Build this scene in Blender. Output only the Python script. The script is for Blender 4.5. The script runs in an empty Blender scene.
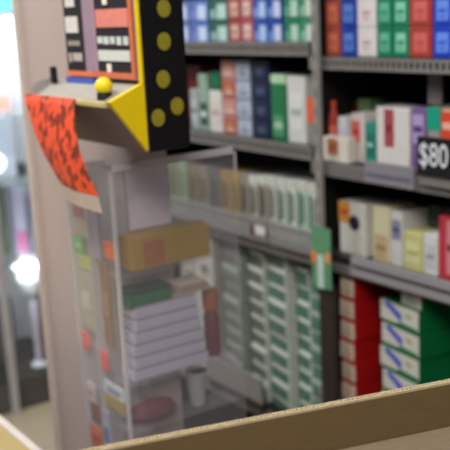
import bpy, bmesh, math, random
from mathutils import Vector, Matrix
random.seed(7)
S = bpy.context.scene
COL = S.collection

# ------------------------------------------------------------------ camera
cd = bpy.data.cameras.new('camera'); cam = bpy.data.objects.new('camera', cd); COL.objects.link(cam)
right = Vector((0.574161, 0.817278, -0.048949)); down = Vector((0.157363, -0.168827, -0.973003)); fwd = Vector((-0.803477, 0.550958, -0.225543))
m3 = Matrix((right, -down, -fwd)).transposed()
cam.matrix_world = Matrix.Translation((0, 0, 1.6)) @ m3.to_4x4()
cd.sensor_width = 36; cd.lens = 75.567; cd.clip_start = 0.02; cd.clip_end = 50
cd.dof.use_dof = True; cd.dof.focus_distance = 0.85; cd.dof.aperture_fstop = 8.5
S.camera = cam

# ------------------------------------------------------------------ light
w = bpy.data.worlds.new('world'); S.world = w; w.use_nodes = True
w.node_tree.nodes['Background'].inputs[0].default_value = (0.92, 0.93, 1.0, 1)
w.node_tree.nodes['Background'].inputs[1].default_value = 0.30
def area(name, loc, target, sx, sy, power, col=(1, .97, .93)):
    l = bpy.data.lights.new(name, 'AREA'); l.shape = 'RECTANGLE'; l.size = sx; l.size_y = sy; l.energy = power; l.color = col
    o = bpy.data.objects.new(name, l); COL.objects.link(o); o.location = loc
    o.rotation_euler = (Vector(target) - Vector(loc)).to_track_quat('-Z', 'Y').to_euler()
    return o
area('ceiling_lamp_over_aisle', (-1.3, -0.2, 2.9), (-1.4, 0.5, 0.0), 2.6, 0.5, 42)
area('ceiling_lamp_over_counter', (0.6, -0.6, 2.9), (0.0, 0.9, 0.0), 1.2, 0.6, 44)
area('ceiling_lamp_over_store', (-3.0, 0.2, 2.9), (-3.3, 0.9, 0.0), 1.0, 0.5, 45, (.9, .97, 1))
area('cabinet_foot_fill', (-3.58, 1.45, .605), (-3.62, 1.47, .2), .06, .2, 1.8, (.93, .98, 1))  # added fill under the shelf to brighten the vase, no fixture there
area('cabinet_fill', (-3.60, 1.45, 1.70), (-3.66, 1.45, .3), .10, .2, 13, (.93, .98, 1))  # fill light added inside to lift the dark cabinet, not a real lamp
S.view_settings.view_transform = 'Standard'; S.view_settings.look = 'None'
S.view_settings.gamma = 1; S.view_settings.use_curve_mapping = False
S.view_settings.exposure = -0.12

# ------------------------------------------------------------------ materials
def lin(c):
    return tuple((x / 12.92 if x <= .04045 else ((x + .055) / 1.055) ** 2.4) for x in c)
def hexc(h):
    h = h.lstrip('#'); return lin(tuple(int(h[i:i + 2], 16) / 255 for i in (0, 2, 4)))
_m = {}
def M(h, rough=.5, metal=0.0, vary=.12, scale=40, spec=.4):
    k = (h, rough, metal, vary, scale)
    if k in _m: return _m[k]
    m = bpy.data.materials.new('mat_' + h.strip('#')); m.use_nodes = True
    nt = m.node_tree; b = nt.nodes['Principled BSDF']
    c = hexc(h)
    n = nt.nodes.new('ShaderNodeTexNoise'); n.inputs['Scale'].default_value = scale; n.inputs['Detail'].default_value = 3
    tc = nt.nodes.new('ShaderNodeTexCoord'); nt.links.new(tc.outputs['Object'], n.inputs['Vector'])
    r = nt.nodes.new('ShaderNodeMix'); r.data_type = 'RGBA'
    r.inputs[6].default_value = (*[x * (1 - vary) for x in c], 1); r.inputs[7].default_value = (*[min(1, x * (1 + vary)) for x in c], 1)
    nt.links.new(n.outputs['Fac'], r.inputs[0]); nt.links.new(r.outputs[2], b.inputs['Base Color'])
    b.inputs['Roughness'].default_value = rough; b.inputs['Metallic'].default_value = metal
    b.inputs['Specular IOR Level'].default_value = spec
    _m[k] = m; return m
def clear_plastic(name, tint, haze, gloss=.08, milk=(.75, .72, .74)):
    m = bpy.data.materials.new(name); m.use_nodes = True; nt = m.node_tree; nt.nodes.clear()
    out = nt.nodes.new('ShaderNodeOutputMaterial'); tr = nt.nodes.new('ShaderNodeBsdfTransparent'); tr.inputs[0].default_value = (*tint, 1)
    df = nt.nodes.new('ShaderNodeBsdfPrincipled'); df.inputs['Base Color'].default_value = (*milk, 1); df.inputs['Roughness'].default_value = .25
    n = nt.nodes.new('ShaderNodeTexNoise'); n.inputs['Scale'].default_value = 9
    mp = nt.nodes.new('ShaderNodeMapRange'); mp.inputs[3].default_value = haze * .8; mp.inputs[4].default_value = haze * 1.2
    mx = nt.nodes.new('ShaderNodeMixShader'); gl = nt.nodes.new('ShaderNodeBsdfGlossy'); gl.inputs['Roughness'].default_value = .08
    lw = nt.nodes.new('ShaderNodeLayerWeight'); pw = nt.nodes.new('ShaderNodeMath'); pw.operation = 'POWER'; pw.inputs[1].default_value = 5
    fr = nt.nodes.new('ShaderNodeMath'); fr.operation = 'MULTIPLY_ADD'; fr.inputs[1].default_value = .35; fr.inputs[2].default_value = gloss * .25
    nt.links.new(lw.outputs['Facing'], pw.inputs[0]); nt.links.new(pw.outputs[0], fr.inputs[0])
    m2 = nt.nodes.new('ShaderNodeMixShader')
    nt.links.new(n.outputs['Fac'], mp.inputs[0]); nt.links.new(mp.outputs[0], mx.inputs[0])
    nt.links.new(tr.outputs[0], mx.inputs[1]); nt.links.new(df.outputs[0], mx.inputs[2])
    nt.links.new(fr.outputs[0], m2.inputs[0]); nt.links.new(mx.outputs[0], m2.inputs[1]); nt.links.new(gl.outputs[0], m2.inputs[2])
    nt.links.new(m2.outputs[0], out.inputs[0]); return m
ACRYL = clear_plastic('acrylic', (.97, .97, .98), .08)
ACRYL_EDGE = clear_plastic('acrylic_edge', (.93, .95, .93), .55)
TRAYCLEAR = clear_plastic('tray_clear', (.84, .84, .84), .42, .08, (.42, .41, .40))
GLASS = clear_plastic('window_glass', (.95, .97, .98), .05)
def glow(name, h, s):
    m = bpy.data.materials.new(name); m.use_nodes = True; nt = m.node_tree; b = nt.nodes['Principled BSDF']
    b.inputs['Base Color'].default_value = (*hexc(h), 1); b.inputs['Emission Color'].default_value = (*hexc(h), 1); b.inputs['Emission Strength'].default_value = s
    return m
def tiles():
    m = bpy.data.materials.new('floor_tiles'); m.use_nodes = True; nt = m.node_tree; b = nt.nodes['Principled BSDF']
    br = nt.nodes.new('ShaderNodeTexBrick'); br.offset = 0; br.inputs['Scale'].default_value = 3.2
    br.inputs['Color1'].default_value = (*hexc('a8977f'), 1); br.inputs['Color2'].default_value = (*hexc('a08f78'), 1); br.inputs['Mortar'].default_value = (*hexc('85775f'), 1)
    br.inputs['Mortar Size'].default_value = .01; br.inputs['Brick Width'].default_value = 1; br.inputs['Row Height'].default_value = 1
    tc = nt.nodes.new('ShaderNodeTexCoord'); nt.links.new(tc.outputs['Object'], br.inputs['Vector'])
    nt.links.new(br.outputs['Color'], b.inputs['Base Color']); b.inputs['Roughness'].default_value = .35
    return m
def cardboard(h='a4804f', name='cardboard'):
    m = bpy.data.materials.new(name); m.use_nodes = True; nt = m.node_tree; b = nt.nodes['Principled BSDF']
    c = hexc(h); tc = nt.nodes.new('ShaderNodeTexCoord')
    wv = nt.nodes.new('ShaderNodeTexNoise'); wv.inputs['Scale'].default_value = 60; wv.inputs['Detail'].default_value = 4
    mp = nt.nodes.new('ShaderNodeMapping'); mp.inputs['Scale'].default_value = (1, 1, 6)
    nt.links.new(tc.outputs['Object'], mp.inputs[0]); nt.links.new(mp.outputs[0], wv.inputs[0])
    r = nt.nodes.new('ShaderNodeMix'); r.data_type = 'RGBA'; r.inputs[6].default_value = (*[x * .84 for x in c], 1); r.inputs[7].default_value = (*[x * 1.14 for x in c], 1)
    nt.links.new(wv.outputs['Fac'], r.inputs[0]); nt.links.new(r.outputs[2], b.inputs['Base Color'])
    b.inputs['Roughness'].default_value = .85; b.inputs['Specular IOR Level'].default_value = .15
    return m

# ------------------------------------------------------------------ mesh helpers (coordinates are world metres)
def obj(name, bm, mat, parent=None, origin=None):
    me = bpy.data.meshes.new(name); 
    o = bpy.data.objects.new(name, me); COL.objects.link(o)
    if parent is not None:
        base = parent.get('_o'); off = Vector(base) if base is not None else Vector((0, 0, 0))
        o.parent = parent; o['_o'] = list(off)
        bmesh.ops.translate(bm, verts=bm.verts, vec=-off)
    else:
        c = Vector(origin) if origin is not None else Vector((0, 0, 0))
        bmesh.ops.translate(bm, verts=bm.verts, vec=-c); o.location = c; o['_o'] = list(c)
    bmesh.ops.recalc_face_normals(bm, faces=bm.faces)
    bm.to_mesh(me); bm.free()
    me.materials.append(mat)
    return o
def B(bm, x0, x1, y0, y1, z0, z1, bev=0.0):
    r = bmesh.ops.create_cube(bm, size=1)
    bmesh.ops.scale(bm, verts=r['verts'], vec=(x1 - x0, y1 - y0, z1 - z0))
    bmesh.ops.translate(bm, verts=r['verts'], vec=((x0 + x1) / 2, (y0 + y1) / 2, (z0 + z1) / 2))
    if bev > 0:
        e = list({e for v in r['verts'] for e in v.link_edges})
        bmesh.ops.bevel(bm, geom=e, offset=bev, segments=2, profile=.6, affect='EDGES')
    return bm
def box(x0, x1, y0, y1, z0, z1, bev=0.0):
    return B(bmesh.new(), x0, x1, y0, y1, z0, z1, bev)
def lathe(profile, cx, cy, seg=24):
    bm = bmesh.new(); rings = []
    for r, z in profile:
        rings.append([bm.verts.new((cx + max(r, 1e-4) * math.cos(2 * math.pi * k / seg), cy + max(r, 1e-4) * math.sin(2 * math.pi * k / seg), z)) for k in range(seg)])
    for a, b in zip(rings, rings[1:]):
        for k in range(seg): bm.faces.new((a[k], a[(k + 1) % seg], b[(k + 1) % seg], b[k]))
    bm.faces.new(rings[0][::-1]); bm.faces.new(rings[-1])
    return bm
def prism(pts, axis, a0, a1):
    """closed outline pts (two coords) extruded along axis 'x','y' or 'z'"""
    bm = bmesh.new()
    mk = {'x': lambda a, p: (a, p[0], p[1]), 'y': lambda a, p: (p[0], a, p[1]), 'z': lambda a, p: (p[0], p[1], a)}[axis]
    A = [bm.verts.new(mk(a0, p)) for p in pts]; C = [bm.verts.new(mk(a1, p)) for p in pts]
    bm.faces.new(A); bm.faces.new(C[::-1])
    for i in range(len(pts)):
        j = (i + 1) % len(pts); bm.faces.new((A[i], C[i], C[j], A[j]))
    return bm
def sheet(rows, th, direction):
    """grid of points with a thickness along direction"""
    bm = bmesh.new(); d = Vector(direction) * th
    f = [[bm.verts.new(p) for p in r] for r in rows]; g = [[bm.verts.new(Vector(p) + d) for p in r] for r in rows]
    n, m = len(rows), len(rows[0])
    for i in range(n - 1):
        for j in range(m - 1):
            bm.faces.new((f[i][j], f[i][j + 1], f[i + 1][j + 1], f[i + 1][j])); bm.faces.new((g[i][j], g[i + 1][j], g[i + 1][j + 1], g[i][j + 1]))
    for i in range(n - 1):
        bm.faces.new((f[i][0], f[i + 1][0], g[i + 1][0], g[i][0])); bm.faces.new((f[i][-1], g[i][-1], g[i + 1][-1], f[i + 1][-1]))
    for j in range(m - 1):
        bm.faces.new((f[0][j], g[0][j], g[0][j + 1], f[0][j + 1])); bm.faces.new((f[-1][j], f[-1][j + 1], g[-1][j + 1], g[-1][j]))
    return bm
def tag(o, label, cat, group=None):
    o['label'] = label; o['category'] = cat
    if group: o['group'] = group
    return o
def thing(name, loc, label, cat, group=None):
    o = bpy.data.objects.new(name, None); COL.objects.link(o); o.empty_display_size = .03
    o.location = loc; o['_o'] = list(loc)
    return tag(o, label, cat, group)
def struct(name, bm, mat):
    o = obj(name, bm, mat); o['kind'] = 'structure'; return o
def text_bm(body, size):
    cu = bpy.data.curves.new('lettering', 'FONT'); cu.body = body; cu.size = size; cu.extrude = .0006; cu.align_x = 'CENTER'; cu.align_y = 'CENTER'
    t = bpy.data.objects.new('lettering', cu); COL.objects.link(t)
    bpy.context.view_layer.update()
    me = bpy.data.meshes.new_from_object(t.evaluated_get(bpy.context.evaluated_depsgraph_get()))
    bm = bmesh.new(); bm.from_mesh(me); bpy.data.objects.remove(t); bpy.data.meshes.remove(me); return bm
ORD = ['lowest', 'second from bottom', 'third from bottom', 'fourth from bottom', 'fifth from bottom', 'sixth from bottom', 'seventh from bottom', 'eighth from bottom', 'ninth from bottom', 'tenth from bottom', 'eleventh from bottom', 'twelfth from bottom']

BLACK = M('0b0a0b', .6); DARK = M('2b2a2a', .5); STEEL = M('85817d', .4, .0, .2, 60); RAILM = M('77736f', .45, 0, .35, 160); DARKSTEEL = M('2c2a29', .5)

# ------------------------------------------------------------------ the setting
struct('floor', box(-6.5, 2.5, -3, 4, -.05, 0), tiles())
struct('wall_back', box(-6.5, 2.5, 2.05, 2.15, 0, 3.0), M('4a4644', .8))
struct('wall_left', box(-5.2, -5.1, -3, 2.05, 0, 3.0), M('b8b2b0', .8))
wn = struct('window_1', box(-5.1, -5.08, 1.55, 2.0, .35, 2.5), M('c9c6c4', .4))
g = obj('window_pane', box(-5.08, -5.07, 1.6, 1.95, .4, 2.45), glow('daylight_pane', 'e8f2f6', .55), wn)
struct('wall_pillar', box(-1.70, -1.30, .725, .785, 0, 2.6, .004), M('b0a09a', .6, 0, .05, 12))
struct('trim_1', box(-1.708, -1.696, .715, .725, 0, 2.6), M('c6b8ae', .5))

# ------------------------------------------------------------------ shelving units
def rail(parent, x0, x1, z0, z1, y=1.325, pitch=.016):
    r = obj('front_rail', box(x0, x1, y + .003, y + .008, z0, z1), DARKSTEEL, parent)
    bm = bmesh.new()
    B(bm, x0, x1, y - .001, y + .003, z1 - .006, z1); B(bm, x0, x1, y - .001, y + .003, z0, z0 + .006)
    n = int((x1 - x0) / pitch)
    for k in range(n + 1): B(bm, x0 + k * pitch, x0 + k * pitch + .007, y, y + .003, z0, z1)
    obj('wire_grid', bm, STEEL, r)
def shelving(x0, x1, levels, label, panels, y1=1.76):
    t = thing('shelving_unit', ((x0 + x1) / 2, 1.5, 0), label, 'shelf', 'metal shelving bays')
    obj('back_panel', box(x0, x1, y1 - .012, y1, .08, 1.95), BLACK, t)
    for base, z0, z1, wire in levels:
        obj('shelf_board', box(x0, x1, 1.333, y1 - .012, base - .02, base), DARK, t)
        if wire: rail(t, x0, x1, z0, z1)
        else: obj('front_rail', box(x0, x1, 1.322, 1.332, z0, z1, .002), M('73706d', .4, 0, .15, 30), t)
    for x in panels: obj('side_panel', box(x, x + .006, 1.334, y1 - .012, .08, 1.95), M('191413', .6), t)
    return t
shelving(-2.60, -1.5835, [(.60, .572, .600, False), (1.045, 1.02, 1.045, False), (1.285, 1.260, 1.290, True), (1.512, 1.487, 1.516, True)],
         'black metal shelving bay full of pale green packs, behind the acrylic case', (-2.60,))
rbay = shelving(-1.582, -.80, [(.72, .695, .72, False), (1.055, 1.020, 1.040, False), (1.262, 1.232, 1.262, False), (1.485, 1.460, 1.485, True)],
         'black metal shelving bay holding the red and dark green carton stacks', (-1.581, -.808))
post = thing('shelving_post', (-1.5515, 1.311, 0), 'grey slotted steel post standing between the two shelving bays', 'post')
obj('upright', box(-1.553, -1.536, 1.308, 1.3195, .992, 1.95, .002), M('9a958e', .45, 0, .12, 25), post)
obj('lower_dark_strip', box(-1.549, -1.502, 1.308, 1.3205, 0, .990, .002), M('33271f', .6, 0, .2, 20), post)  # dark brown strip below the grey post, wider than it
bm = bmesh.new()
for k in range(24): B(bm, -1.5465, -1.5425, 1.3070, 1.3085, 1.01 + k * .039, 1.01 + k * .039 + .022)
obj('slots', bm, M('6a6660', .6), post)
br = thing('shelf_bracket', (-1.257, 1.36, 1.30), 'grey vertical bracket strip hanging below the top rail above the price tag', 'bracket')
obj('strip', box(-1.285, -1.253, 1.372, 1.380, 1.395, 1.465, .001), M('6e6a69', .5), br)
obj('strip_hook', box(-1.280, -1.258, 1.352, 1.380, 1.455, 1.465, .001), M('55504f', .5), br)

# ------------------------------------------------------------------ cartons
def carton(x0, x1, z0, z1, body, panel, stripe, label, group, y=1.36, depth=.28, style=0, text='', cat='carton', name='cigarette_carton', rot=0):
    t = thing(name, ((x0 + x1) / 2, y + depth / 2, z0), label, cat, group)
    w, h = x1 - x0, z1 - z0
    obj('carton_body', box(x0 + .0008, x1 - .0008, y, y + depth, z0 + .0002, z1 - .0006, .0022), body, t)
    f = y - .0006
    if style == 0:      # pale emblem on a coloured end
        p = obj('end_panel', box(x0 + w * .2, x1 - w * .2, f, y + .001, z0 + h * .18, z1 - h * .2, .0), panel, t)
        bm = bmesh.new(); B(bm, x0 + w * .3, x1 - w * .3, f - .0006, f + .0004, z0 + h * .42, z0 + h * .55); B(bm, x0 + w * .36, x1 - w * .36, f - .0006, f + .0004, z0 + h * .27, z0 + h * .33)
        obj('lettering_band', bm, stripe, p)
    elif style == 1:    # whole end covered by a panel with an upper stripe
        p = obj('end_panel', box(x0 + .002, x1 - .002, f, y + .001, z0 + .002, z1 - h * .17), panel, t)
        bm = bmesh.new(); B(bm, x0 + w * .22, x1 - w * .22, f - .0006, f + .0004, z0 + h * .2, z0 + h * .34); B(bm, x0 + w * .3, x1 - w * .3, f - .0006, f + .0004, z0 + h * .5, z0 + h * .56)
        obj('lettering_band', bm, stripe, p)
    elif style == 2:    # white border above and beside a dull panel
        p = obj('end_panel', box(x0 + .001, x1 - w * .06, f, y + .001, z0 + h * .01, z1 - h * .30), panel, t)
        bm = bmesh.new(); B(bm, x0 + w * .15, x1 - w * .42, f - .0006, f + .0004, z0 + h * .22, z0 + h * .38)
        obj('lettering_band', bm, stripe, p)
    elif style == 3:    # two-tone: panel on one half, stripe across
        p = obj('end_panel', box(x0 + w * .45, x1 - w * .08, f, y + .001, z0 + h * .08, z1 - h * .25), panel, t)
        bm = bmesh.new(); B(bm, x0 + w * .08, x0 + w * .40, f, y + .0004, z0 + h * .1, z0 + h * .5)
        obj('lettering_band', bm, stripe, t)
    elif style == 4:    # slanting stripe
        p = obj('end_panel', box(x0 + .002, x1 - .002, f, y + .001, z0 + h * .12, z1 - .002), panel, t)
        bm = prism([(x0 + w * .16, z0 + h * .66), (x0 + w * .4, z0 + h * .92), (x1 - w * .06, z0 + h * .5), (x1 - w * .06, z0 + h * .16)], 'y', f - .0006, f + .0004)
        obj('lettering_band', bm, stripe, p)
    elif style == 5:    # pale end with a slanting stripe and a green foot band
        p = obj('end_panel', box(x0 + .002, x1 - .002, f, y + .001, z0 + h * .14, z1 - .003), panel, t)
        bm = prism([(x0 + w * .10, z0 + h * .80), (x0 + w * .22, z0 + h * .94), (x0 + w * .56, z0 + h * .58), (x0 + w * .56, z0 + h * .26)], 'y', f - .0006, f + .0004)
        obj('lettering_band', bm, stripe, p)
        obj('foot_band', prism([(x0 + w * .42, z0 + h * .15), (x0 + w * .55, z0 + h * .27), (x1 - w * .04, z0 + h * .22), (x1 - w * .04, z0 + h * .15)], 'y', f - .0006, f + .0004), M('3c8458'), p)
        obj('pale_spot', box(x0 + w * .66, x0 + w * .82, f - .0006, f + .0004, z0 + h * .5, z0 + h * .72), M('c0b496'), p)
    if rot:
        a = math.radians(rot); xc = (x0 + x1) / 2
        t.rotation_euler.z = a; t.location = (xc - math.sin(a) * depth / 2, y + math.cos(a) * depth / 2, z0)
    return t

# upper shelf of the bay behind the case: standing rows, two high
rows = [(-2.180, -2.100, 'light blue', M('5f74a8'), M('b8c6e6'), M('6a74b8'), 3),
        (-2.097, -2.014, 'lavender blue', M('5a72b4'), M('c6d6f0'), M('7f86c8'), 3),
        (-2.009, -1.926, 'dark teal', M('2c5f54'), M('b9d4cc'), M('8fb0ac'), 3),
        (-1.925, -1.873, 'dusty red', M('a04448'), M('d8b8a0'), M('c07078'), 0),
        (-1.872, -1.825, 'pink and cream', M('b0565c'), M('dcc8b8'), M('cc8890'), 0),
        (-1.823, -1.771, 'royal blue', M('2e52a8'), M('b4c8ee'), M('7f9ad8'), 3),
        (-1.769, -1.715, 'deep blue', M('24489c'), M('c8d2ec'), M('6f92d8'), 3),
        (-1.708, -1.654, 'leaf green', M('1f7a58'), M('b4d4c0'), M('5fa284'), 3),
        (-1.653, -1.604, 'white and green', M('3a8a64'), M('d4dcd2'), M('8abfa0'), 3)]
for x0, x1, nm, b_, p_, s_, st in rows:
    for k in range(2):
        carton(x0, x1, 1.512 + k * .0535, 1.512 + (k + 1) * .0535, b_, p_, s_,
               f'{nm} cigarette carton in the {"lower" if k == 0 else "upper"} row, high shelf by the dispenser', 'cartons on the high shelf of the green-pack bay', style=st)
rows = [(-1.566, -1.519, 'brick red', M('a84838'), M('d07050'), M('b85a48'), 0),
        (-1.517, -1.470, 'cobalt blue', M('1f45b0'), M('6c94e4'), M('3a66cc'), 0),
        (-1.468, -1.412, 'plain white', M('e2dcdc'), M('e8dcdc'), M('c8a8a8'), 0),
        (-1.411, -1.367, 'emerald green', M('12805c'), M('6cbc9c'), M('2e9874'), 0),
        (-1.366, -1.322, 'sea green', M('12805c'), M('8fd8b8'), M('2e9874'), 0),
        (-1.321, -1.264, 'red and orange', M('b04030'), M('dc6c6c'), M('c85848'), 0),
        (-1.261, -1.212, 'bright blue', M('1440c4'), M('7098f4'), M('3a66e0'), 0),
        (-1.211, -1.160, 'navy blue', M('1440b4'), M('6c90e8'), M('3058d0'), 0)]
for x0, x1, nm, b_, p_, s_, st in rows:
    for k in range(2):
        carton(x0, x1, 1.485 + k * .0590, 1.485 + (k + 1) * .0590, b_, p_, s_,
               f'{nm} cigarette carton in the {"lower" if k == 0 else "upper"} row, high shelf above the price tag', 'cartons on the high shelf of the red-stack bay', style=st)

# red stack and green stack on the bottom shelf
RED = M('b01418', .35); CREAM = M('dccab4', .5); REDST = M('b83038', .4)
for k in range(6):
    dx = [0, .001, -.002, .001, 0, .002][k]
    carton(-1.516 + dx, -1.465 + dx, .72 + k * .049, .72 + (k + 1) * .049, RED, CREAM, M('c89c8c', .4),
           f'red cigarette carton with cream end, {ORD[k] if k < 5 else "topmost"} of the red stack', 'red cartons stacked on the bottom shelf', y=1.337, style=1, rot=[-4, -6, -3, -5, -4, -6][k])
GRN = M('0a6a38', .35)
for k in range(6):
    dx = [0, .002, -.002, .001, -.001, .002][k]; big = k < 5; z0 = .72 + k * .0525
    carton((-1.402 if big else -1.340) + dx, -1.274 + dx, z0, z0 + (.0525 if big else .0445), GRN, M('d4d2c6'), M('4458c8') if big else M('9cb89c'),
           f'dark green carton with blue-striped white end, {ORD[k]} of the green stack' if big else 'dark green carton with plain pale end, topmost of the green stack', 'dark green cartons stacked on the bottom shelf',
           y=1.345, style=5 if big else 1, rot=[-7, -8, -6, -8, -7, -7][k])

# pale green packs piled up in five columns
WB, GB = 'd2d8cc', 'a4b0a4'
cols = [(-2.008, -1.908, .040, '74726a', 'greyish', GB, .17), (-1.905, -1.815, .056, '6a7066', 'grey-green', WB, .17), (-1.811, -1.715, .034, '587264', 'sage green', WB, .17),
        (-1.711, -1.645, .050, '467462', 'teal green', WB, .17), (-1.641, -1.593, .040, '4c7c6a', 'slim sea-green', GB, .05)]
for ci, (x0, x1, first, ph, nm, bodyc, dep) in enumerate(cols):
    z = .60; k = 0
    while z < (.985, .965, .985, .955, .985)[ci]:
        h = first if k == 0 else .0425; jx = random.uniform(-.0012, .0012); jy = random.uniform(-.004, .004)
        nmk = ORD[k]
        carton(x0 + .002 + jx, x1 - .0035 + jx, z, z + h, M(bodyc, .5), M(ph, .5, 0, .25, 60), M('60806f' if ci > 1 else '6a6c62', .5),
               f'{nm} carton with white border, {nmk} in its column of the green pile', 'pale green cartons piled under the clear trays', y=1.354 + jy + (0.010 if ci % 2 else 0), depth=dep, style=2, rot=-9)
        z += h; k += 1
z = .60
for k in range(6):
    h = [.07, .075, .06, .075, .07, .07][k]
    carton(-2.105, -2.020, z, z + h, M('c8c4b8'), M('b8b2a6'), M('5a4444'), f'cream carton with small dark mark, {ORD[k]} in the column behind the case', 'cream cartons behind the acrylic case', y=1.34, style=0)
    z += h
z = .60
for k in range(5):
    carton(-2.200, -2.110, z, z + .08, M('a89c94'), M('b4aaa2'), M('7a5a54'), f'taupe carton, {ORD[k]} of the dim column behind the acrylic case', 'taupe cartons behind the acrylic case', y=1.35, style=0)
    z += .08

# shelf of tall packs behind clear trays
packs = [(-2.30, 'olive grey', 'a09c78', '7a7050'), (-2.255, 'pale olive', '8c9078', '70745c'), (-2.205, 'moss green', '9aa88c', '7c8c70'), (-2.155, 'dull brown', '8a7c68', '6c5c48'), (-2.105, 'grey-brown', '8c8478', '6a5c48'),
         (-2.05, 'dark grey', '6c6864', '565048'), (-1.995, 'tan', 'a08450', '5c5044'), (-1.95, 'golden tan', 'a88c58', '6a6054'), (-1.91, 'stone grey', '948c84', '4c4440'), (-1.872, 'cream', 'b0aca0', '584e48'),
         (-1.834, 'warm grey', '9c9084', '4c443c'), (-1.797, 'off-white', 'c0beb0', '5c5c54'), (-1.760, 'white and green', 'c4ccbc', '3c5646'), (-1.722, 'white and dark green', 'd0d4c8', '2f4c3c'),
         (-1.684, 'mint striped', 'b4c8b4', '3c6048'), (-1.646, 'pale sage', 'ccd4c8', '486c54')]
for i, (x0, nm, c1, c2) in enumerate(packs):
    x1 = (packs[i + 1][0] if i + 1 < len(packs) else -1.607)
    t = thing('cigarette_pack', ((x0 + x1) / 2, 1.40, 1.045), f'{nm} tall cigarette pack behind the clear trays', 'pack', 'tall packs behind the clear trays')
    top = 1.190 + random.uniform(-.003, .004) + .006 * (i > 9)
    w = x1 - x0
    obj('pack_body', box(x0 + .001, x1 - .002, 1.36, 1.48, 1.0452, top - .022, .002), M(c1), t)
    obj('flip_lid', box(x0 + .001, x1 - .002, 1.36, 1.48, top - .0215, top, .002), M('d0d0c6' if i > 8 else c1, .45, 0, .1), t)
    bm = bmesh.new(); B(bm, x0 + w * .18, x0 + w * .42, 1.3590, 1.3605, 1.09, top - .028); B(bm, x0 + w * .58, x0 + w * .74, 1.3590, 1.3605, 1.10, top - .034)
    obj('dark_stripes', bm, M(c2), t)
def tray(x0, x1, label):
    t = thing('pusher_tray', ((x0 + x1) / 2, 1.34, 1.04), label, 'tray', 'clear trays on the pack shelf')
    obj('front_lip', box(x0, x1, 1.312, 1.318, 1.046, 1.102, .0015), TRAYCLEAR, t)
    obj('top_ridge', box(x0, x1, 1.309, 1.3118, 1.092, 1.100), M('8c8884', .3), t)
    obj('bottom_ridge', box(x0, x1, 1.309, 1.3118, 1.047, 1.060), M('827e7a', .3), t)
    obj('tray_floor', box(x0, x1, 1.318, 1.350, 1.046, 1.050), TRAYCLEAR, t)
tray(-2.30, -1.736, 'long clear plastic pusher tray under the tan packs')
tray(-1.728, -1.572, 'short clear plastic pusher tray under the white and green packs')
t = thing('price_label', (-1.76, 1.308, 1.06), 'small white price label with dark red edge on the clear tray', 'label')
obj('label_card', box(-1.780, -1.742, 1.3065, 1.3085, 1.064, 1.086), M('e4dcdc', .4), t)
obj('label_edge', box(-1.798, -1.7805, 1.3065, 1.3085, 1.060, 1.084), M('5a2428', .4), t)
tb = thing('bottom_tray', (-1.90, 1.31, .60), 'grey plastic shelf tray along the foot of the pale green pile', 'tray')
obj('tray_front', box(-2.02, -1.780, 1.306, 1.314, .6205, .688, .003), M('8a8480', .4), tb)
obj('tray_base', box(-2.02, -1.780, 1.306, 1.321, .601, .620, .001), M('2a2422', .5), tb)

# goods on the second shelf behind the dispenser
G2 = 'goods on the second shelf of the green-pack bay'
def goods(name, cat, x0, x1, z0, z1, y, d, body, panel, mark, label, group, lid=None, px=(.15, .85), pz=(.2, .75)):
    t = thing(name, ((x0 + x1) / 2, y + d / 2, z0), label, cat, group); w, h = x1 - x0, z1 - z0
    zt = z1 - (h * .14 if lid else 0)
    obj('box_body', box(x0 + .0006, x1 - .0006, y, y + d, z0 + .0002, zt, .003), body, t)
    if lid: obj('lid', box(x0 + .0006, x1 - .0006, y, y + d, zt + .0003, z1, .003), lid, t)
    p = obj('front_label', box(x0 + w * px[0], x0 + w * px[1], y - .001, y + .0008, z0 + h * pz[0], z0 + h * pz[1]), panel, t)
    if mark: 
        bm = bmesh.new(); zc = z0 + h * (pz[0] + pz[1]) / 2
        B(bm, x0 + w * (px[0] + .08), x0 + w * (px[1] - .08), y - .0018, y - .0004, zc - h * .05, zc + h * .05)
        obj('label_mark', bm, mark, p)
    return t
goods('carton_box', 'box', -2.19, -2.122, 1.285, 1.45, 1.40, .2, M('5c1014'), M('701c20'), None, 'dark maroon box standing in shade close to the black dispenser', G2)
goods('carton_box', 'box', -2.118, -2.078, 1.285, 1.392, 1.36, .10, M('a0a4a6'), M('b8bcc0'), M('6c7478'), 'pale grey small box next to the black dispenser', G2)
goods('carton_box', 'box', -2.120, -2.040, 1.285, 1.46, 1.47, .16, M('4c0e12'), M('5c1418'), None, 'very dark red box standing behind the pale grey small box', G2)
goods('carton_box', 'box', -2.076, -2.031, 1.285, 1.432, 1.36, .10, M('8fa694'), M('3c5244'), M('c8d4cc'), 'sage green upright box with dark lower label', G2, pz=(.1, .5))
goods('carton_box', 'box', -2.028, -1.970, 1.285, 1.392, 1.36, .10, M('d4d2cc'), M('d8c8c0'), M('b0a098'), 'white box below the dark green box', G2)
goods('carton_box', 'box', -2.020, -1.972, 1.3922, 1.440, 1.362, .10, M('0c5a38'), M('127048'), None, 'dark green box lying on the white box', G2)
for k in range(4):
    carton(-1.966, -1.908, 1.285 + k * .0465, 1.285 + (k + 1) * .0465, M('b07870'), M('c88c80' if k % 2 else 'b8603f'), M('d8c0b8'), f'salmon pink carton, {ORD[k] if k < 3 else "topmost"} of its stack, second shelf', 'salmon cartons on the second shelf', style=1)
for k in range(4):
    carton(-1.906, -1.845, 1.285 + k * .0465, 1.285 + (k + 1) * .0465, M('8a94ac'), M('b4bac8'), M('6c7490'), f'grey-blue carton, {ORD[k] if k < 3 else "topmost"} of its stack, second shelf', 'grey-blue cartons on the second shelf', style=1)
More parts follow.
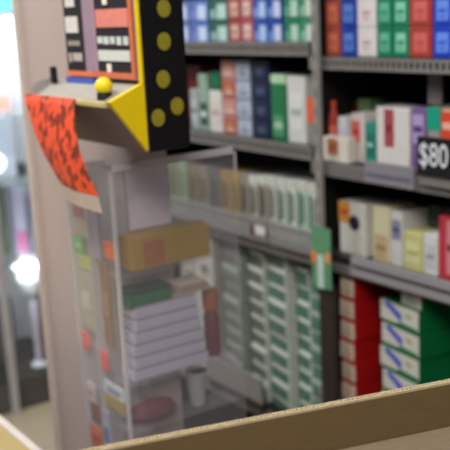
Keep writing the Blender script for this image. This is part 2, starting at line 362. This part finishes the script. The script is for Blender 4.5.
for k in range(4):
    carton(-1.843, -1.771, 1.285 + k * .0465, 1.285 + (k + 1) * .0465, M('141c3c'), M('283252'), M('565f78'), f'navy blue carton, {ORD[k] if k < 3 else "topmost"} of its stack, second shelf', 'navy cartons on the second shelf', style=0)
goods('carton_box', 'box', -1.768, -1.712, 1.285, 1.440, 1.36, .10, M('1f7446'), M('4f9468'), M('a0c4a8'), 'green upright box with pale mint top', G2, lid=M('b4d8b4'), pz=(.08, .4))
goods('carton_box', 'box', -1.706, -1.640, 1.285, 1.438, 1.36, .10, M('d4d2ce'), M('dcdad8'), M('a8b8a8'), 'tall white box on the second shelf near the steel post', G2)
goods('carton_box', 'box', -1.638, -1.607, 1.285, 1.430, 1.362, .10, M('8a8c84'), M('e4643c'), None, 'narrow grey box with bright orange label beside the steel post', G2, px=(.0, 1.0), pz=(.35, .75))

# goods on the second shelf of the right-hand bay
G3 = 'goods on the shelf with the price tag'
def bottle(name, cat, cx, cy, z0, r, h, body, band, cap, label, group):
    t = thing(name, (cx, cy, z0), label, cat, group)
    obj('bottle_body', lathe([(r * .9, z0 + .0003), (r, z0 + .004), (r, z0 + h * .68), (r * .8, z0 + h * .78), (r * .45, z0 + h * .85)], cx, cy), body, t)
    obj('bottle_label', lathe([(r * 1.02, z0 + h * .15), (r * 1.02, z0 + h * .58)], cx, cy), band, t)
    obj('bottle_cap', lathe([(r * .5, z0 + h * .855), (r * .52, z0 + h), ], cx, cy), cap, t)
    return t
bottle('lighter_fluid_can', 'can', -1.562, 1.374, 1.262, .0118, .126, M('a83c30'), M('d06858'), M('c84838'), 'slim red can standing against the steel post', G3)
goods('carton_box', 'box', -1.555, -1.474, 1.262, 1.316, 1.334, .024, M('ded6c8'), M('c07850'), M('8a4830'), 'low cream box with rust brown picture at the shelf edge', G3, px=(.2, .62), pz=(.3, .9))
goods('carton_box', 'box', -1.540, -1.512, 1.262, 1.356, 1.365, .05, M('d0d0d4'), M('c4c4cc'), None, 'small white box behind the low cream box', G3)
goods('carton_box', 'box', -1.536, -1.500, 1.262, 1.390, 1.420, .05, M('6c8460'), M('849a74'), M('c0ccb4'), 'olive green upright box behind the small white box', G3)
goods('carton_box', 'box', -1.574, -1.548, 1.262, 1.378, 1.440, .05, M('5a2c1c'), M('6c3824'), None, 'dark brown box behind the slim red can', G3)
goods('carton_box', 'box', -1.496, -1.453, 1.262, 1.366, 1.362, .06, M('d8ccc8'), M('d8685c'), M('b83c3c'), 'white box with a coral red emblem', G3, px=(.1, .7), pz=(.42, .85))
goods('carton_box', 'box', -1.496, -1.430, 1.262, 1.380, 1.432, .06, M('8fa090'), M('c8ccc0'), M('6c7c70'), 'grey-green wide box standing behind the coral emblem box', G3)
goods('carton_box', 'box', -1.450, -1.418, 1.262, 1.350, 1.36, .06, M('2f8c7c'), M('1c7468'), M('9cc8bc'), 'teal green box between two white boxes', G3)
goods('carton_box', 'box', -1.416, -1.322, 1.262, 1.384, 1.36, .07, M('ded8d4'), M('a84850'), M('7c2830'), 'large white box with a dark red central label', G3, px=(.26, .54), pz=(.35, .98))
goods('carton_box', 'box', -1.319, -1.278, 1.262, 1.388, 1.36, .07, M('7c5c94'), M('b4a0d0'), M('5c3c78'), 'purple box beside the price tag', G3, pz=(.45, .9))
goods('carton_box', 'box', -1.275, -1.242, 1.262, 1.392, 1.36, .07, M('9a9690'), M('0ca084'), None, 'grey box with bright teal upper half above the price tag', G3, px=(.0, 1.0), pz=(.66, 1.0))
goods('carton_box', 'box', -1.238, -1.202, 1.262, 1.390, 1.36, .07, M('d8a088'), M('e04830'), M('f0b8a0'), 'peach box with orange-red upper half', G3, px=(.0, 1.0), pz=(.55, .96))
goods('carton_box', 'box', -1.200, -1.150, 1.262, 1.380, 1.36, .07, M('b8b0b0'), M('88848c'), None, 'plain grey box past the price tag', G3)
t = thing('shelf_edge_holder', (-1.335, 1.317, 1.23), 'grey plastic label holder strip below the large white box', 'label holder')
obj('holder_strip', box(-1.402, -1.268, 1.313, 1.3212, 1.236, 1.280, .001), M('8c8890', .35), t)
obj('paper_strip', box(-1.395, -1.275, 1.3118, 1.3132, 1.250, 1.258), M('6c6878', .5), t)
t = thing('price_tag', (-1.21, 1.31, 1.262), 'black price tag reading $80 in white digits on the shelf edge', 'price tag')
obj('tag_plate', box(-1.250, -1.165, 1.306, 1.3115, 1.271, 1.344, .001), M('17151c', .5), t)
obj('tag_clip', box(-1.250, -1.165, 1.3117, 1.3215, 1.250, 1.300, .001), M('7c7874', .4), t)
bm = text_bm('$80', .062)
xs = [v.co.x for v in bm.verts]; ww = max(xs) - min(xs)
for v in bm.verts: v.co = Vector((-1.209 + v.co.x * (.070 / ww), 1.3055 + v.co.z * .5, 1.309 + v.co.y * 1.0))
obj('tag_digits', bm, M('e6eaee', .4), t)
# goods on the third shelf of the right-hand bay
G4 = 'goods on the shelf above the red and green stacks'
goods('carton_box', 'box', -1.536, -1.452, 1.055, 1.172, 1.36, .08, M('d2cec4'), M('d08a3c'), M('b84a2c'), 'cream box with orange picture and black spot near the steel post', G4, px=(.0, .42), pz=(.6, 1.0))
sp = obj('black_emblem', lathe([(.0165, 1.3588), (.0165, 1.3596)], -1.487, -1.128), M('25242a', .4), bpy.data.objects['carton_box.%03d' % (len([o for o in bpy.data.objects if o.name.startswith('carton_box')]) - 1)])
sp.data.transform(Matrix.Translation(-Vector(sp['_o'])).inverted())   # back to world, stand the disc upright, then to the box again
sp.data.transform(Matrix(((1, 0, 0, 0), (0, 0, 1, 0), (0, -1, 0, 0), (0, 0, 0, 1))))
sp.data.transform(Matrix.Translation(-Vector(sp['_o'])))
goods('carton_box', 'box', -1.431, -1.381, 1.055, 1.176, 1.36, .08, M('d4cca8'), M('c0a880'), M('a08860'), 'cream box with tan lower label', G4, pz=(.05, .5))
goods('carton_box', 'box', -1.378, -1.343, 1.055, 1.172, 1.36, .08, M('d0ccc8'), M('8a88a0'), M('5c5a78'), 'white narrow box with violet-grey upper label', G4, pz=(.5, .85))
goods('carton_box', 'box', -1.340, -1.288, 1.055, 1.136, 1.36, .06, M('ccc884'), M('d8d49c'), M('b4b070'), 'pale yellow low box in front of dark packs', G4)
goods('carton_box', 'box', -1.286, -1.248, 1.055, 1.140, 1.36, .06, M('d8d8d6'), M('c8c8c8'), M('a0a0a4'), 'white low box in front of dark packs', G4)
goods('carton_box', 'box', -1.340, -1.302, 1.055, 1.180, 1.43, .06, M('3c4440'), M('566058'), None, 'dark green-grey upright pack behind the pale yellow box', G4)
goods('carton_box', 'box', -1.300, -1.254, 1.055, 1.180, 1.43, .06, M('2c2c30'), M('4c4a50'), None, 'black upright pack behind the low boxes', G4)
goods('carton_box', 'box', -1.246, -1.206, 1.055, 1.182, 1.36, .08, M('c43844'), M('d88890'), M('701820'), 'crimson red box with pink label', G4, px=(.55, 1.0), pz=(.1, .95))
goods('carton_box', 'box', -1.204, -1.160, 1.055, 1.170, 1.36, .08, M('8c9488'), M('a8b0a4'), None, 'grey-green box past the crimson red box', G4)
t = thing('shelf_edge_holder', (-1.30, 1.31, 1.03), 'pale grey plastic price rail above the green stack', 'label holder')
obj('holder_strip', box(-1.450, -1.10, 1.313, 1.3215, 1.028, 1.070, .001), M('9c989a', .35), t)
obj('paper_strip', box(-1.445, -1.105, 1.3118, 1.3132, 1.046, 1.054), M('55504f', .5), t)

# green hang card on the post
t = thing('hanging_card', (-1.528, 1.301, .985), 'green and white card with two orange corners hung on the steel post', 'card')
obj('card_sheet', box(-1.560, -1.498, 1.2985, 1.3015, .985, 1.122, .0006), M('629a70', .5, 0, .3, 50), t)
obj('white_band', box(-1.540, -1.520, 1.2965, 1.2983, .985, 1.060), M('c8dcd0'), t)
obj('orange_corner', box(-1.560, -1.544, 1.2965, 1.2983, 1.040, 1.066), M('e88850'), t)
obj('orange_corner', box(-1.514, -1.498, 1.2965, 1.2983, 1.046, 1.068), M('e8a070'), t)

# ------------------------------------------------------------------ lottery dispenser tower mounted on the pillar
YELLOW = M('e8c80c', .35, 0, .06)
L = thing('ticket_dispenser', (-1.24, .68, 1.40), 'black and yellow ticket dispenser with round yellow dots mounted on the pillar', 'dispenser')
obj('black_case', box(-1.352, -1.1275, .652, .722, 1.407, 1.74, .003), M('121012', .35), L)
obj('yellow_edge', box(-1.1345, -1.1265, .6475, .6515, 1.503, 1.74, .001), YELLOW, L)
for (y, z) in [(.690, 1.601), (.687, 1.557), (.682, 1.506), (.670, 1.454), (.702, 1.467), (.690, 1.645), (.690, 1.690)]:
    bm = bmesh.new(); r = bmesh.ops.create_circle(bm, cap_ends=True, radius=.0105, segments=28)
    q = bmesh.ops.extrude_face_region(bm, geom=bm.faces[:]); bmesh.ops.translate(bm, verts=[v for v in q['geom'] if isinstance(v, bmesh.types.BMVert)], vec=(0, 0, .001))
    bmesh.ops.scale(bm, verts=bm.verts, vec=(1.15, 1, 1))
    for v in bm.verts: v.co = Vector((-1.1276 + v.co.z, y + v.co.y, z + v.co.x))
    obj('yellow_dot', bm, M('8f8424', .4, 0, .3, 150), L)
ch = obj('hopper_cheek', prism([(.6515, 1.504), (.597, 1.482), (.6515, 1.409)], 'x', -1.137, -1.1275), YELLOW, L)
obj('hopper_front', sheet([[(-1.40, .597, 1.478), (-1.1375, .597, 1.482)], [(-1.40, .649, 1.409), (-1.1375, .649, 1.409)]], .003, (0, .8, .5)), M('6c5a62', .5), L)
obj('hopper_floor', sheet([[(-1.40, .601, 1.474), (-1.1375, .601, 1.476)], [(-1.40, .6505, 1.500), (-1.1375, .6505, 1.502)]], .003, (0, 0, -1)), M('938d80', .5), L)
obj('hopper_rim', box(-1.405, -1.1375, .593, .600, 1.474, 1.482, .002), M('c0b478', .4), L)
obj('blue_edge', box(-1.352, -1.262, .643, .6515, 1.496, 1.506), M('4a60b0', .4), L)
bm = bmesh.new(); bmesh.ops.create_uvsphere(bm, u_segments=20, v_segments=12, radius=.0125)
bmesh.ops.translate(bm, verts=bm.verts, vec=(-1.180, .617, 1.500))
kb = obj('yellow_knob', bm, M('ecd414', .3), L)
obj('knob_base', lathe([(.011, 1.479), (.010, 1.492)], -1.180, .617), M('1c1a14', .5), kb)
obj('black_clip', box(-1.391, -1.379, .634, .642, 1.495, 1.521, .002), M('141214', .5), L)
obj('clear_cheek', prism([(.649, 1.505), (.615, 1.498), (.600, 1.480), (.649, 1.480)], 'x', -1.404, -1.4005), TRAYCLEAR, L)
# posters on the front
INK = M('1f1a22', .6); PAPER = M('d8d0cc', .6)
P = thing('lottery_sign', (-1.315, .648, 1.52), 'narrow black sign with blocks of white print, next to the pillar', 'sign', 'printed signs on the dispenser')
obj('sign_sheet', box(-1.352, -1.262, .6485, .6515, 1.508, 1.74), M('9a8494', .5), P)
obj('black_field', box(-1.350, -1.292, .6470, .6484, 1.514, 1.74), INK, P)
obj('print_block', box(-1.344, -1.304, .6455, .6469, 1.572, 1.596), PAPER, P)
bm = bmesh.new()
for k in range(6): B(bm, -1.342, -1.310 + random.uniform(-.006, .004), .6462, .6469, 1.610 + k * .0035 * 6, 1.622 + k * .0035 * 6)
obj('print_block', bm, PAPER, P)
bm = bmesh.new()
for k in range(4): B(bm, -1.340 + k * .010, -1.334 + k * .010, .6462, .6469, 1.553, 1.560)
B(bm, -1.342, -1.334, .6460, .6469, 1.528, 1.542); B(bm, -1.328, -1.298, .6460, .6469, 1.530, 1.542)
obj('print_block', bm, M('b8aca4', .6), P)
obj('orange_edge', box(-1.352, -1.262, .6440, .6469, 1.508, 1.515), M('e07850', .5), P)
P = thing('lottery_sign', (-1.20, .648, 1.52), 'black sign with coral panel and white print lines in an orange frame', 'sign', 'printed signs on the dispenser')
obj('sign_sheet', box(-1.261, -1.138, .6485, .6515, 1.506, 1.74), M('a88898', .5), P)
obj('black_field', box(-1.249, -1.148, .6470, .6484, 1.517, 1.74), INK, P)
obj('coral_panel', box(-1.244, -1.151, .6455, .6469, 1.579, 1.604), M('dc8478', .5, 0, .25, 200), P)
bm = bmesh.new()
for k in range(5): B(bm, -1.244 + k * .019, -1.231 + k * .019 + random.uniform(0, .003), .6460, .6469, 1.556 + random.uniform(-.002, .001), 1.566)
obj('print_block', bm, M('c8d0cc', .6), P)
obj('print_block', box(-1.244, -1.152, .6455, .6469, 1.532, 1.547), M('ccd0ca', .6, 0, .3, 300), P)
obj('white_drop', box(-1.220, -1.208, .6452, .6469, 1.516, 1.528, .0006), M('f0e4d8', .5), P)
obj('white_drop', box(-1.220, -1.208, .6452, .6469, 1.610, 1.622, .0006), M('f0e4d8', .5), P)
bm = bmesh.new(); B(bm, -1.258, -1.1385, .6440, .6469, 1.508, 1.516); B(bm, -1.146, -1.1385, .6440, .6469, 1.516, 1.74)
obj('orange_edge', bm, M('d0704c', .5), P)

# orange ticket strip curling over the hopper rim
rowsL = []
for i in range(15):
    s = i / 14
    z = 1.482 - s * .128
    xl = -1.400 + .112 * s ** .85; xr = -1.222 + .056 * s ** 1.2
    yy = .5905 - .010 * math.sin(s * 3.0)
    if i == 0: yy = .5935; z = 1.4825
    rowsL.append([(xl + (xr - xl) * j / 8, yy - .006 * math.sin(j / 8 * math.pi) * s, z - .004 * j / 8 * s) for j in range(9)])
T = thing('ticket_strip', (-1.30, .59, 1.40), 'orange printed ticket strip curling down over the yellow hopper rim', 'ticket')
def zebra():
    m = bpy.data.materials.new('ticket_print'); m.use_nodes = True; nt = m.node_tree; b = nt.nodes['Principled BSDF']
    v = nt.nodes.new('ShaderNodeTexNoise'); v.inputs['Scale'].default_value = 75; tc = nt.nodes.new('ShaderNodeTexCoord')
    mp = nt.nodes.new('ShaderNodeMapping'); mp.inputs['Scale'].default_value = (1, 1, .8); mp.inputs['Rotation'].default_value = (0, .6, 0)
    nt.links.new(tc.outputs['Object'], mp.inputs[0]); nt.links.new(mp.outputs[0], v.inputs[0])
    r = nt.nodes.new('ShaderNodeValToRGB'); r.color_ramp.elements[0].position = .42; r.color_ramp.elements[0].color = (*hexc('7c2c18'), 1)
    r.color_ramp.elements[1].position = .52; r.color_ramp.elements[1].color = (*hexc('e6502a'), 1)
    nt.links.new(v.outputs['Fac'], r.inputs[0]); nt.links.new(r.outputs[0], b.inputs['Base Color']); b.inputs['Roughness'].default_value = .45
    return m
obj('printed_sheet', sheet(rowsL, .0007, (0, -1, 0)), zebra(), T)
rw = []
for i in range(4):
    s = i / 3; z = 1.353 - s * .022
    rw.append([(-1.288 + .121 * j / 6 + .008 * s, .5890 - .005 * math.sin(j / 6 * math.pi), z - .004 * j / 6) for j in range(7)])
obj('torn_end', sheet(rw, .0007, (0, -1, 0)), M('ac9c90', .5), T)

# ------------------------------------------------------------------ clear acrylic ticket case below the dispenser
A = thing('acrylic_case', (-1.30, .70, .85), 'clear acrylic display case fixed to the pillar under the yellow hopper', 'display case')
obj('front_sheet', box(-1.410, -1.246, .650, .653, .85, 1.366), ACRYL, A)
obj('side_sheet', box(-1.246, -1.243, .650, .878, .85, 1.366), ACRYL, A)
obj('top_edge', box(-1.2475, -1.2415, .6535, .874, 1.3662, 1.3775, .001), M('c0b8bc', .35), A)
obj('corner_edge', box(-1.2475, -1.2422, .6485, .6535, .85, 1.366), ACRYL_EDGE, A)
obj('rear_edge', box(-1.2465, -1.2425, .8782, .8805, 1.335, 1.370), ACRYL_EDGE, A)
obj('rear_panel', box(-1.2998, -1.2975, .706, .784, 1.258, 1.364), M('e0d4e0', .6), A)
obj('divider', box(-1.343, -1.340, .653, .7245, .94, 1.36), ACRYL_EDGE, A)
obj('divider', box(-1.410, -1.407, .653, .7245, .85, 1.36), ACRYL_EDGE, A)
obj('case_shelf', box(-1.2985, -1.2465, .655, .870, .938, .941), ACRYL, A)
obj('case_shelf', box(-1.2985, -1.2465, .655, .870, 1.018, 1.021), ACRYL, A)
obj('case_shelf', box(-1.2985, -1.2465, .655, .870, 1.198, 1.201), ACRYL, A)
obj('case_base', box(-1.410, -1.2465, .6535, .7245, .85, .856), ACRYL, A)
IC = 'items inside the acrylic case'
for k in range(6):
    z = 1.021 + k * .0205
    t = thing('paper_ream', (-1.27, .74, z), f'white paper bundle, {ORD[k] if k < 5 else "topmost"} of the white stack in the acrylic case', 'paper', 'white paper bundles in the acrylic case')
    dy = .006 * math.sin(k * 2.1); y0 = .672 + .002 * k + dy * .3
    obj('sheets', box(-1.298, -1.256, y0, .815 - .004 * k, z + .0004, z + .0172, .001), M('c2bccc', .6, 0, .06), t)
    obj('wrapper_edge', box(-1.298, -1.257, y0 + .002, .813 - .004 * k, z + .0174, z + .0202), M('9c96a4', .6), t)
zt = 1.021 + 6 * .0205
t = thing('small_box', (-1.27, .71, zt), 'dark green small box lying on the white paper stack', 'box', IC)
obj('box_body', box(-1.297, -1.257, .674, .750, zt, zt + .020, .002), M('06683c', .4), t)
obj('box_lid', box(-1.298, -1.256, .673, .751, zt + .0203, zt + .026, .001), M('0a3a28', .4), t)
t = thing('flat_box', (-1.27, .75, 1.201), 'gold cardboard box with an orange patch on the upper case shelf', 'box', IC)
obj('box_body', box(-1.297, -1.258, .682, .832, 1.2012, 1.256, .003), M('a8862c', .5, 0, .2, 20), t)
obj('orange_patch', box(-1.2582, -1.2565, .705, .742, 1.208, 1.246), M('a8602a', .5, 0, .2, 40), t)
t = thing('folded_leaflets', (-1.27, .78, 1.145), 'cream leaflets lying between the gold box and paper stack', 'leaflet', IC)
for k in range(3): obj('leaflet', box(-1.297, -1.258, .756 + .004 * k, .830 - .006 * k, zt + .0004 + k * .007, zt + .0055 + k * .007, .0008), M(['bca890', 'b09c8c', 'c8b8a4'][k], .6), t)
t = thing('reddish_bottle', (-1.275, .838, 1.021), 'brown-red bottle with orange cap at the back of the acrylic case', 'bottle', IC)
obj('bottle_body', lathe([(.0125, 1.0212), (.0135, 1.026), (.0135, 1.090), (.009, 1.104)], -1.277, .838), M('6c2c28', .35), t)
obj('bottle_cap', lathe([(.0138, 1.1045), (.0142, 1.134), (.011, 1.138)], -1.277, .838), M('a85c30', .4), t)
t = thing('maroon_pouch', (-1.275, .71, .941), 'maroon pouch lying on the bottom shelf of the acrylic case', 'pouch', IC)
obj('pouch_body', lathe([(.012, .9412), (.020, .946), (.0225, .956), (.019, .968), (.008, .975)], -1.2735, .700), M('6c3440', .5), t)
t.children[0].data.transform(Matrix.Translation((0, .02, 0)) @ Matrix.Diagonal((1, 2.0, 1, 1)))
t = thing('clear_cup', (-1.275, .80, .941), 'greyish clear cup beside the maroon pouch inside the acrylic case', 'cup', IC)
obj('cup_wall', lathe([(.012, .9412), (.019, 1.000), (.0172, 1.000), (.011, .945)], -1.274, .80), clear_plastic('cup_plastic', (.8, .84, .8), .4), t)
obj('cup_rim', lathe([(.0195, .9985), (.0195, 1.0025), (.017, 1.0025), (.017, .9985)], -1.274, .80), M('a0a098', .4), t)

# cards and stickers inside the front pane
IT = 'small items behind the front acrylic pane'
def card(name, cat, x0, x1, z0, z1, c, label, mark=None, y=.656):
    t = thing(name, ((x0 + x1) / 2, y, z0), label, cat, IT)
    obj('card_face', box(x0, x1, y, y + .003, z0, z1, .0006), M(c, .5, 0, .2, 60), t)
    if mark: obj('card_mark', box(x0 + (x1 - x0) * .2, x0 + (x1 - x0) * .8, y - .0012, y - .0001, z0 + (z1 - z0) * .35, z0 + (z1 - z0) * .65), M(mark, .5), t)
card('ticket_card', 'card', -1.405, -1.346, 1.245, 1.335, 'aaa08e', 'beige card hanging just under the orange ticket strip', '9c6a5c')
card('ticket_card', 'card', -1.404, -1.372, 1.213, 1.243, '6cae60', 'bright green card inside the front pane', '9cc878')
card('ticket_card', 'card', -1.390, -1.350, 1.190, 1.2125, 'a8b85c', 'yellow-green card below the bright green card')
card('ticket_card', 'card', -1.338, -1.310, 1.215, 1.345, '9a90a0', 'lilac-grey narrow card beside the corner of the case')
card('round_sticker', 'sticker', -1.296, -1.262, 1.225, 1.252, 'e8603c', 'bright orange sticker high on the case corner')
card('round_sticker', 'sticker', -1.404, -1.380, 1.045, 1.074, 'f0584c', 'coral red sticker low on the pane nearer the pillar')
card('round_sticker', 'sticker', -1.338, -1.316, 1.026, 1.060, 'f0585c', 'pinkish red sticker low on the pane nearer the case corner')
card('ticket_card', 'card', -1.400, -1.352, 1.085, 1.185, 'a8a296', 'grey-beige card above the coral red sticker', 'c0b8b0')
card('ticket_card', 'card', -1.318, -1.290, 1.075, 1.215, '7c5a44', 'brown upright card below the bright orange sticker', 'a06c48')
card('price_card', 'label', -1.336, -1.268, .985, 1.008, 'd0d4d4', 'white price card at the foot of the case', '8c98ac')
card('price_card', 'label', -1.334, -1.270, .962, .983, 'b49a58', 'ochre card under the white price card')
card('ticket_card', 'card', -1.402, -1.374, .950, .985, 'd4c8c4', 'small white card beside the white price card', 'c89890')
card('ticket_card', 'card', -1.394, -1.366, .915, .948, '8c5a54', 'dull red card under the small white card')
card('ticket_card', 'card', -1.404, -1.362, .862, .905, 'd8703c', 'orange card at the very bottom of the case', 'b84c2c')
card('ticket_card', 'card', -1.352, -1.328, .862, .950, 'b8b8c4', 'bluish white strip beside the orange card', '6c7cac')

# ------------------------------------------------------------------ glass display cabinet far back, beyond the pillar
D = thing('display_cabinet', (-3.75, 1.35, 0), 'tall glass display cabinet with metal uprights seen beside the pillar', 'cabinet')
FR = M('bcb6b4', .35); SHELFGLASS = clear_plastic('shelf_glass', (.95, .98, .98), .10)
for (y0, y1) in ((1.02, 1.045), (1.305, 1.33), (1.60, 1.625)): obj('upright', box(-3.53, -3.50, y0, y1, 0, 1.72), FR, D)
obj('top_panel', box(-4.0, -3.50, 1.02, 1.625, 1.72, 1.75), FR, D)
obj('base_panel', box(-4.0, -3.54, 1.046, 1.60, .005, .14), M('5a5654', .5), D)
obj('back_panel', box(-4.02, -4.0, 1.02, 1.625, 0, 1.75), M('e0e4ea', .6), D)
obj('side_panel', box(-4.0, -3.532, 1.602, 1.612, .005, 1.715), M('d6d2d8', .5), D)
obj('glass_front', box(-3.520, -3.514, 1.331, 1.599, .14, 1.72), GLASS, D)
for z in (.14, .62, .95, 1.23): obj('shelf_pane', box(-4.0, -3.54, 1.05, 1.60, z - .008, z), SHELFGLASS, D)
DI = 'goods in the glass display cabinet'
v = thing('glass_vase', (-3.62, 1.485, .14), 'bright white glass vase with wide cup and thin stem in the display cabinet', 'vase', DI)
WH = M('f4fbf8', .2)
obj('cup', lathe([(.012, .44), (.045, .475), (.068, .53), (.074, .585), (.066, .585), (.058, .53), (.03, .49)], -3.62, 1.482), WH, v)
obj('stem', lathe([(.016, .16), (.013, .25), (.020, .36), (.022, .44)], -3.62, 1.482), M('d4ccdc', .25), v)
obj('foot', lathe([(.035, .1402), (.035, .15), (.016, .16)], -3.62, 1.482), WH, v)
goods('carton_box', 'box', -3.80, -3.74, .62, .93, 1.36, .09, M('5c6c54'), M('98c060'), None, 'lime green box in the display cabinet', DI)
def cab_item(name, cat, y0, y1, z0, z1, c, label, c2=None, x=-3.70, h2=.35):
    t = thing(name, (x, (y0 + y1) / 2, z0), label, cat, DI)
    obj('box_body', box(x - .08, x, y0, y1, z0 + .0003, z1, .003), M(c, .4), t)
    if c2: obj('front_label', box(x - .0005, x + .001, y0 + .004, y1 - .004, z0 + .005, z0 + (z1 - z0) * h2), M(c2, .4), t)
cab_item('tall_box', 'box', 1.468, 1.520, .62, .90, 'd0c8e0', 'tall lavender box with magenta foot in the display cabinet', 'c86c9c')
cab_item('tall_box', 'box', 1.53, 1.59, .62, .86, '8c8a98', 'grey box next to the tall lavender box')
cab_item('tall_box', 'box', 1.05, 1.29, .62, .88, '7c8a70', 'wide olive box low in the display cabinet')
cab_item('tall_box', 'box', 1.34, 1.40, 1.23, 1.40, 'e0c0b4', 'pale pink box on the upper cabinet shelf')
cab_item('tall_box', 'box', 1.42, 1.50, 1.23, 1.385, 'e0b0a4', 'salmon box on the upper cabinet shelf', 'd89888')
cab_item('tall_box', 'box', 1.425, 1.50, 1.3855, 1.52, '6c6468', 'dark grey box on top of the salmon box', '9a9498', h2=.75)
cab_item('tall_box', 'box', 1.42, 1.50, .95, 1.20, 'b8bcc8', 'bluish white box on the middle cabinet shelf', 'd0d4dc')
cab_item('bow_tie', 'ornament', 1.505, 1.545, .95, 1.0, '2c2a30', 'small black ornament beside the bluish white box')
gl = thing('globe_lamp', (-3.62, 1.378, .95), 'small glowing globe lamp on the middle cabinet shelf', 'lamp', DI)
bm = bmesh.new(); bmesh.ops.create_uvsphere(bm, u_segments=24, v_segments=16, radius=.042); bmesh.ops.translate(bm, verts=bm.verts, vec=(-3.62, 1.378, 1.03))
obj('globe', bm, glow('lamp_globe', 'eafcff', 2.2), gl)
obj('lamp_base', lathe([(.03, .9502), (.03, .962), (.012, .975), (.012, .992)], -3.62, 1.378), FR, gl)
cab_item('dark_case', 'box', 1.34, 1.42, .14, .44, '5c5856', 'dark grey case standing beside the vase stem')
cab_item('dark_case', 'box', 1.535, 1.59, .14, .40, '9a8478', 'tan case on the other side of the vase stem', 'b06c4c', h2=.6)
sg = thing('lit_sign', (-3.51, 1.44, 1.60), 'cyan lit sign along the top of the display cabinet', 'sign')
obj('sign_panel', box(-3.500, -3.485, 1.335, 1.495, 1.62, 1.715, .002), glow('sign_glow', '7fe4f4', .9), sg)
obj('sign_border', box(-3.500, -3.482, 1.335, 1.495, 1.608, 1.619), M('d4d0d0', .4), sg)

# ------------------------------------------------------------------ counter and cardboard box
CT = thing('counter', (-1.0, .1, 0), 'tan counter with white edge trim under the cardboard box', 'counter')
obj('worktop', box(-2.4, .5, -.35, .500, .918, .948, .002), M('a8925c', .45, 0, .08, 14), CT)
obj('edge_trim', box(-2.4, .5, .5003, .514, .912, .948, .002), M('c8beb6', .4), CT)
obj('counter_body', box(-2.38, .48, -.32, .47, 0, .9178), M('8c7458', .6), CT)

CB = cardboard('6c583a'); CB2 = cardboard('80705a', 'cardboard_pale')
ux = Vector((.2790, .9603, 0)); px = Vector((.9603, -.2790, 0))   # along the long wall, across the box
o0 = Vector((-.6020, .1460, 0))                                 # outer corner, camera end
LEN, WID, ZB, ZT, TH = .54, .30, .949, 1.30, .0055
X = thing('cardboard_box', (-.45, .35, ZB), 'open brown cardboard box with raw corrugated top edge on the counter', 'box')
def slab(a, b, c, d, z0, z1):
    bm = bmesh.new()
    lo = [bm.verts.new((*(p.xy), z0)) for p in (a, b, c, d)]; hi = [bm.verts.new((*(p.xy), z1)) for p in (a, b, c, d)]
    bm.faces.new(lo[::-1]); bm.faces.new(hi)
    for i in range(4): bm.faces.new((lo[i], lo[(i + 1) % 4], hi[(i + 1) % 4], hi[i]))
    return bm
def quad(u0, u1, p0, p1): return [o0 + ux * u0 + px * p0, o0 + ux * u1 + px * p0, o0 + ux * u1 + px * p1, o0 + ux * u0 + px * p1]
obj('long_wall', slab(*quad(0, LEN, 0, TH), ZB + .005, ZT - .002), CB, X)
obj('long_wall', slab(*quad(0, LEN, WID - TH, WID), ZB + .005, ZT - .08), CB, X)
obj('end_wall', slab(*quad(0, TH, TH, WID - TH), ZB + .005, ZT - .08), CB, X)
obj('end_wall', slab(*quad(LEN - TH, LEN, TH, WID - TH), ZB + .005, ZT - .03), CB, X)
obj('bottom_flap', slab(*quad(0, LEN, 0, WID), ZB, ZB + .0048), CB, X)
# raw edge: two liners with the wave of the flute between them
bm = bmesh.new()
n = 150
for (a, b) in ((0, .0011), (TH - .0011, TH)):
    q = quad(0, LEN, a, b); s2 = slab(*q, ZT - .002, ZT); me = bpy.data.meshes.new('t'); s2.to_mesh(me); s2.free(); bm.from_mesh(me); bpy.data.meshes.remove(me)
prev = None
for k in range(n * 4 + 1):
    u = LEN * k / (n * 4); s_ = TH / 2 + (TH / 2 - .0012) * math.sin(k * math.pi / 2)
    c = o0 + ux * u + px * s_
    h = ZT + .0006 * math.sin(k * 1.7) + .0006 * math.sin(k * .37)
    v4 = [bm.verts.new((*((c - px * .0006).xy), ZT - .002)), bm.verts.new((*((c + px * .0006).xy), ZT - .002)), bm.verts.new((*((c + px * .0006).xy), h)), bm.verts.new((*((c - px * .0006).xy), h))]
    if prev:
        for i in range(4): bm.faces.new((prev[i], prev[(i + 1) % 4], v4[(i + 1) % 4], v4[i]))
    prev = v4
obj('corrugated_edge', bm, cardboard('b8a684', 'raw_edge'), X)
# inner flap folded down against the wall
bm = bmesh.new()
a = [o0 + ux * .01 + px * (TH + .001), o0 + ux * (LEN - .01) + px * (TH + .001)]
b = [o0 + ux * .02 + px * (TH + .075), o0 + ux * (LEN - .02) + px * (TH + .075)]
lo = [bm.verts.new((*a[0].xy, 1.262)), bm.verts.new((*a[1].xy, 1.262)), bm.verts.new((*b[1].xy, 1.175)), bm.verts.new((*b[0].xy, 1.175))]
up = [bm.verts.new(v.co + Vector((-.0, 0, -.004))) for v in lo]
bm.faces.new(lo); bm.faces.new(up[::-1])
for i in range(4): bm.faces.new((lo[i], up[i], up[(i + 1) % 4], lo[(i + 1) % 4]))
obj('inner_flap', bm, CB2, X)

for o in bpy.data.objects:
    if '_o' in o.keys(): del o['_o']
